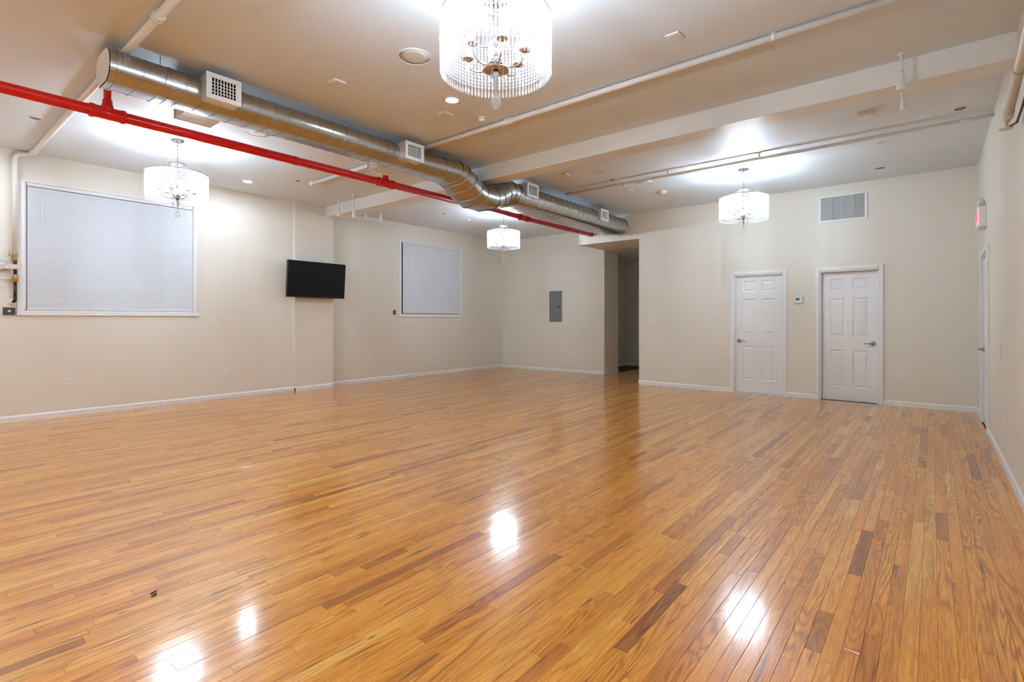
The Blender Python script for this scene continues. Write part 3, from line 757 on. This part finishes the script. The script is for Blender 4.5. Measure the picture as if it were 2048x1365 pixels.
# supply registers on both sides
vb = MB().box(-.0045, .0045, -.006, .006, -.078, .078).mesh('vertical_bar')
hb = MB().box(-.108, .108, -.003, .009, -.0025, .0025).mesh('horizontal_bar')
def register(side, y0, y1, z0, z1, xf):
    """box from the duct side out to local x = xf; grille on the outer face"""
    cy, cz = (y0+y1)/2, (z0+z1)/2; hw, hh = (y1-y0)/2, (z1-z0)/2
    s = side
    sh = MB(); xa = s*.10; xb = xf-s*.006
    sh.box(min(xa, xb), max(xa, xb), cy-hw+.004, cy-hw+.006, z0, z1); sh.box(min(xa, xb), max(xa, xb), cy+hw-.006, cy+hw-.004, z0, z1)
    sh.box(min(xa, xb), max(xa, xb), cy-hw+.004, cy+hw-.004, z0+.002, z0+.004); sh.box(min(xa, xb), max(xa, xb), cy-hw+.004, cy+hw-.004, z1-.004, z1-.002)
    b = obj('register_box', sh, 'regsheet', duct)
    fm = MB(); iy, iz = hw*.72, hh*.66
    x0_, x1_ = sorted((xf, xf-s*.010))
    for a, c, e, f in ((cy-hw-.004, cy+hw+.004, z0-.004, cz-iz), (cy-hw-.004, cy+hw+.004, cz+iz, z1+.004), (cy-hw-.004, cy-iy, cz-iz, cz+iz), (cy+iy, cy+hw+.004, cz-iz, cz+iz)):
        fm.bbox(x0_, x1_, a, c, e, f, .002)
    obj('faceplate', fm, 'reg', b)
    q0, q1 = sorted((xf-s*.05, xf-s*.052)); obj('inner_shade_sheet', MB().box(q0, q1, cy-hw+.006, cy+hw-.006, z0+.004, z1-.004), 'dark', b)  # dark sheet stands in for the shade inside the box
    nv = 8
    for i in range(nv+1):
        o = obj('vertical_bar', vb, 'reg', b, (xf-s*.008, cy-iy+2*iy*i/nv, cz)); o.rotation_euler = (0, 0, 0)
        o.scale = (.8, .55, iz/.078)
    for i in range(1, 5):
        o = obj('horizontal_bar', hb, 'reg', b, (xf-s*.016, cy, cz-iz+2*iz*i/5)); o.rotation_euler = (0, 0, PI/2); o.scale = (iy/.108, .5, 1)
XF1 = .30
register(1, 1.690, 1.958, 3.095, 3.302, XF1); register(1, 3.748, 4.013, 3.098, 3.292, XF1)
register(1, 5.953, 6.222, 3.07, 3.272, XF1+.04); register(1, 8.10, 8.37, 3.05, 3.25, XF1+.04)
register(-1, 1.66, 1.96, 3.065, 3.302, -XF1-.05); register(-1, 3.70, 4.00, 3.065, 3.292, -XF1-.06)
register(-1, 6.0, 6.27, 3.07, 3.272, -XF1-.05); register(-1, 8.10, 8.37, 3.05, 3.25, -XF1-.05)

# ---------------------------------------------------------------- test valve on the left wall
t = thing('drain_valve', 'brass and black iron test valve below the white pipe on the left wall', 'valve', (-8.772, 1.052, 1.5))
obj('nipple', MB().tube([(0, 0, .20), (0, 0, .57)], .0165, 14), 'iron', t)
obj('nipple', MB().tube([(0, 0, .02), (0, 0, .20)], .0165, 14), 'iron', t)
vv = obj('valve_body', MB().lathe([(.021, .495), (.025, .50), (.025, .525), (.021, .53), (.021, .56), (.025, .565), (.025, .59), (.02, .595)], 8, smooth=False), 'brass', t)
obj('valve_stem', MB().tube([(0, 0, .545), (.0, -.05, .552), (0, -.055, .60)], .006, 8), 'brass', vv)
obj('handle', MB().bbox(-.004, .004, -.062, -.056, .555, .64, .001), 'cream', vv)
obj('sight_union', MB().lathe([(.02, .225), (.026, .235), (.027, .30), (.022, .31), (.019, .325)], 14), 'brass', t)
obj('side_tap', MB().tube([(0, -.015, .27), (-.0, -.10, .265), (0, -.18, .255)], .006, 8), 'cream', t)
obj('elbow', MB().tube([(0, 0, .05), (0, -.002, .015), (-.010, -.006, -.010), (-.040, -.010, -.012)], .017, 12), 'iron', t)
obj('escutcheon', MB().lathe([(.046, -.046), (.044, -.040), (.024, -.034)], 20, (0, -.012, -.014), ax='x'), 'pipewhite', t)
t2 = thing('pressure_gauge', 'round grey gauge behind the test valve sign', 'gauge', (-8.80, .925, 1.928))
obj('case', MB().lathe([(.055, -.02), (.06, -.012), (.06, .02), (.052, .026)], 24, ax='x'), 'galv', t2)
obj('dial', MB().lathe([(.051, .024), (.0001, .0245)], 24, ax='x'), 'tagwhite', t2)
s = thing('test_valve_sign', 'red and white INSP TEST VALVE sign hung on the test valve', 'sign', (-8.735, 1.013, 1.918))
s.rotation_euler = (.10, 0, PI/2)
obj('plate', MB().bbox(-.112, .112, -.0015, .0015, -.028, .028, .0008), 'tagwhite', s)
ln = MB(); ln.box(-.10, .10, -.0022, -.0015, .017, .0205); ln.box(-.10, .10, -.0022, -.0015, -.0205, -.017); obj('border_line', ln, 'tagred', s)
me = text_mesh('lettering', 'INSP TEST VALVE', .0255, .0004); me.materials.append(M['tagred'])
e = obj('lettering', me, 'tagred', s, (0, -.0022, 0)); e.rotation_euler = (PI/2, 0, 0)
obj('hanging_wire', MB().tube([(-.06, 0, .026), (-.03, .015, .075), (.02, .02, .10), (.065, .015, .075), (.10, 0, .026)], .0015, 5), 'wire', s)

# ---------------------------------------------------------------- scrap on the floor
o = obj('wire_scrap', MB().tube([(.026, -.012, .003), (.006, .012, .003), (-.003, .004, .004), (-.006, -.011, .003), (-.020, -.008, .003), (-.026, .010, .003)], .0024, 6), 'iron', None, (-2.775, .795, 0))
o.rotation_euler = (0, 0, 2.862)
tag(o, 'small dark bent scrap of wire lying on the floor at lower left', 'scrap')

# ---------------------------------------------------------------- chandeliers
def smooth_path(pts, n=4):
    P_ = [Vector(p) for p in pts]; out = []
    for i in range(len(P_)-1):
        a = P_[max(i-1, 0)]; b = P_[i]; c = P_[i+1]; d = P_[min(i+2, len(P_)-1)]
        for k in range(n):
            t_ = k/n
            out.append(.5*((2*b)+(c-a)*t_+(2*a-5*b+4*c-d)*t_*t_+(3*b-a-3*c+d)*t_**3))
    return out+[P_[-1]]
R_D, Z_RIM, Z_TIP = .31, 2.985, 2.668
def bead_strand():
    m = MB(); z = -.008; r = .0086
    def bead(z, r):
        m.lathe([(.0001, z), (r*.72, z-r*.35), (r, z-r), (r*.72, z-r*1.65), (.0001, z-2*r)], 6, smooth=False)
    for i in range(13): bead(z, r); z -= .0203
    m.lathe([(.0001, z+.002), (.0028, z-.004), (.0035, z-.016), (.0078, z-.034), (.0072, z-.042), (.0001, z-.053)], 6, smooth=False)
    m.tube([(0, 0, 0), (0, 0, z)], .0007, 3, False)
    return m.mesh('crystal_strand')
def drop_mesh(h, r):
    return MB().lathe([(.0001, 0), (r*.25, -h*.10), (r*.55, -h*.45), (r, -h*.72), (r*.8, -h*.88), (.0001, -h)], 6, smooth=False).mesh('crystal_drop')
def build_chandelier(label, loc):
    t = thing('crystal_chandelier', label, 'chandelier', loc, 'drum crystal chandeliers')
    z = lambda q: q-ZC
    obj('canopy', MB().lathe([(.072, 0), (.072, -.006), (.058, -.018), (.020, -.030), (.008, -.034)], 24), 'chrome', t)
    ch = MB(); zz = z(3.335); k = 0
    while zz > z(3.115):
        pts = [( (.008*math.cos(a) if k % 2 else 0), (0 if k % 2 else .008*math.cos(a)), zz-.012+.014*math.sin(a)) for a in [2*PI*i/10 for i in range(11)]]
        ch.tube(pts, .0022, 5, False); zz -= .021; k += 1
    obj('chain', ch, 'chrome', t)
    obj('loop', MB().tube([(.012*math.cos(a), 0, z(3.105)+.012*math.sin(a)) for a in [2*PI*i/12 for i in range(13)]], .003, 6, False), 'chrome', t)
    # centre column
    obj('column', MB().lathe([(.006, z(3.095)), (.02, z(3.085)), (.012, z(3.06)), (.011, z(3.0)), (.026, z(2.985)), (.011, z(2.965)), (.011, z(2.90)), (.024, z(2.88)), (.03, z(2.855)), (.02, z(2.825)), (.011, z(2.81)), (.011, z(2.77)), (.034, z(2.755)), (.04, z(2.73)), (.03, z(2.705)), (.012, z(2.695))], 18), 'chrome', t)
    cr = obj('crown', MB().lathe([(.02, z(3.066)), (.06, z(3.078)), (.088, z(3.092)), (.092, z(3.088)), (.062, z(3.072)), (.022, z(3.060))], 28, caps=False), 'chrome', t)
    dm = drop_mesh(.065, .009)
    for i in range(8):
        a = 2*PI*i/8; obj('crystal_drop', dm, 'crystal', cr, (.086*math.cos(a), .086*math.sin(a), z(3.086)))
    # rim and spokes
    rim = MB().lathe([(R_D-.004, z(Z_RIM)), (R_D+.004, z(Z_RIM)), (R_D+.004, z(Z_RIM)-.012), (R_D-.004, z(Z_RIM)-.012), (R_D-.004, z(Z_RIM))], 64, caps=False)
    obj('rim', rim, 'chrome', t)
    for i in range(3):
        a = 2*PI*i/3+.3; obj('spoke', MB().tube([(.01*math.cos(a), .01*math.sin(a), z(2.985)), (R_D*math.cos(a), R_D*math.sin(a), z(Z_RIM)-.006)], .004, 6), 'chrome', t)
    sm_ = bead_strand()
    for i in range(88):
        a = 2*PI*i/88; o = obj('crystal_strand', sm_, 'crystal', t, (R_D*math.cos(a), R_D*math.sin(a), z(Z_RIM)-.006)); o.rotation_euler = (0, 0, a)
    # arms
    for i in range(6):
        a = 2*PI*i/6+.38; c, s_ = math.cos(a), math.sin(a)
        def P(r, h): return (r*c, r*s_, z(h))
        ar = obj('arm', MB().tube(smooth_path([P(.028, 2.735), P(.05, 2.706), P(.085, 2.688), P(.12, 2.691), P(.15, 2.711), P(.166, 2.738), P(.17, 2.765)]), .0052, 8), 'chrome', t)
        obj('drip_pan', MB().lathe([(.010, z(2.758)), (.034, z(2.768)), (.036, z(2.774)), (.012, z(2.768))], 16, caps=False, c= (.17*c, .17*s_, 0)), 'chrome', ar)
        obj('candle_sleeve', MB().lathe([(.0125, z(2.768)), (.0125, z(2.835))], 12, (.17*c, .17*s_, 0)), 'candle', ar)
        obj('candle_bulb', MB().lathe([(.009, z(2.835)), (.0165, z(2.852)), (.0185, z(2.872)), (.0145, z(2.897)), (.006, z(2.918)), (.0001, z(2.926))], 8, (.17*c, .17*s_, 0)), 'bulb', ar)
        obj('filament', MB().lathe([(.0035, z(2.846)), (.0038, z(2.904))], 3, (.17*c, .17*s_, 0), caps=False), 'filament', ar)
        obj('crystal_drop', drop_mesh(.06, .010), 'crystal', ar, (.17*c, .17*s_, z(2.756)))
    # bottom plate, finial and drops
    pl = obj('bottom_plate', MB().lathe([(.012, z(2.70)), (.070, z(2.688)), (.076, z(2.682)), (.068, z(2.680)), (.014, z(2.678))], 28), 'chrome', t)
    obj('finial_stem', MB().lathe([(.016, z(2.678)), (.018, z(2.66)), (.012, z(2.655)), (.016, z(2.645)), (.010, z(2.63)), (.004, z(2.56)), (.002, z(2.535))], 14), 'chrome', pl)
    dm2 = drop_mesh(.075, .012)
    for i in range(5):
        a = 2*PI*i/5; obj('crystal_drop', dm2, 'crystal', pl, (.055*math.cos(a), .055*math.sin(a), z(2.672-.012*(i % 2))))
    obj('crystal_ball', MB().lathe([(.0001, z(2.545)), (.012, z(2.535)), (.026, z(2.518)), (.031, z(2.50)), (.026, z(2.48)), (.014, z(2.466)), (.0001, z(2.462))], 10, smooth=False), 'crystal', t)
    return t
ch = build_chandelier('nearest crystal drum chandelier, cut off by the top of the picture', (-1.925, 2.215, ZC))
dup(ch, (-6.859, 2.203, ZC), 'crystal drum chandelier hanging in front of the nearest blind')
dup(ch, (-6.435, 7.63, ZC), 'farthest and smallest crystal drum chandelier below the red pipe')
dup(ch, (-2.046, 7.628, ZC), 'crystal drum chandelier left of the return grille')
# two chandeliers added out of view to light the near end, same spacing
dup(ch, (-1.95, -3.2, ZC), 'added crystal drum chandelier, unseen behind the viewpoint, near the right wall')
dup(ch, (-6.86, -3.2, ZC), 'added crystal drum chandelier, unseen behind the viewpoint, near the left wall')
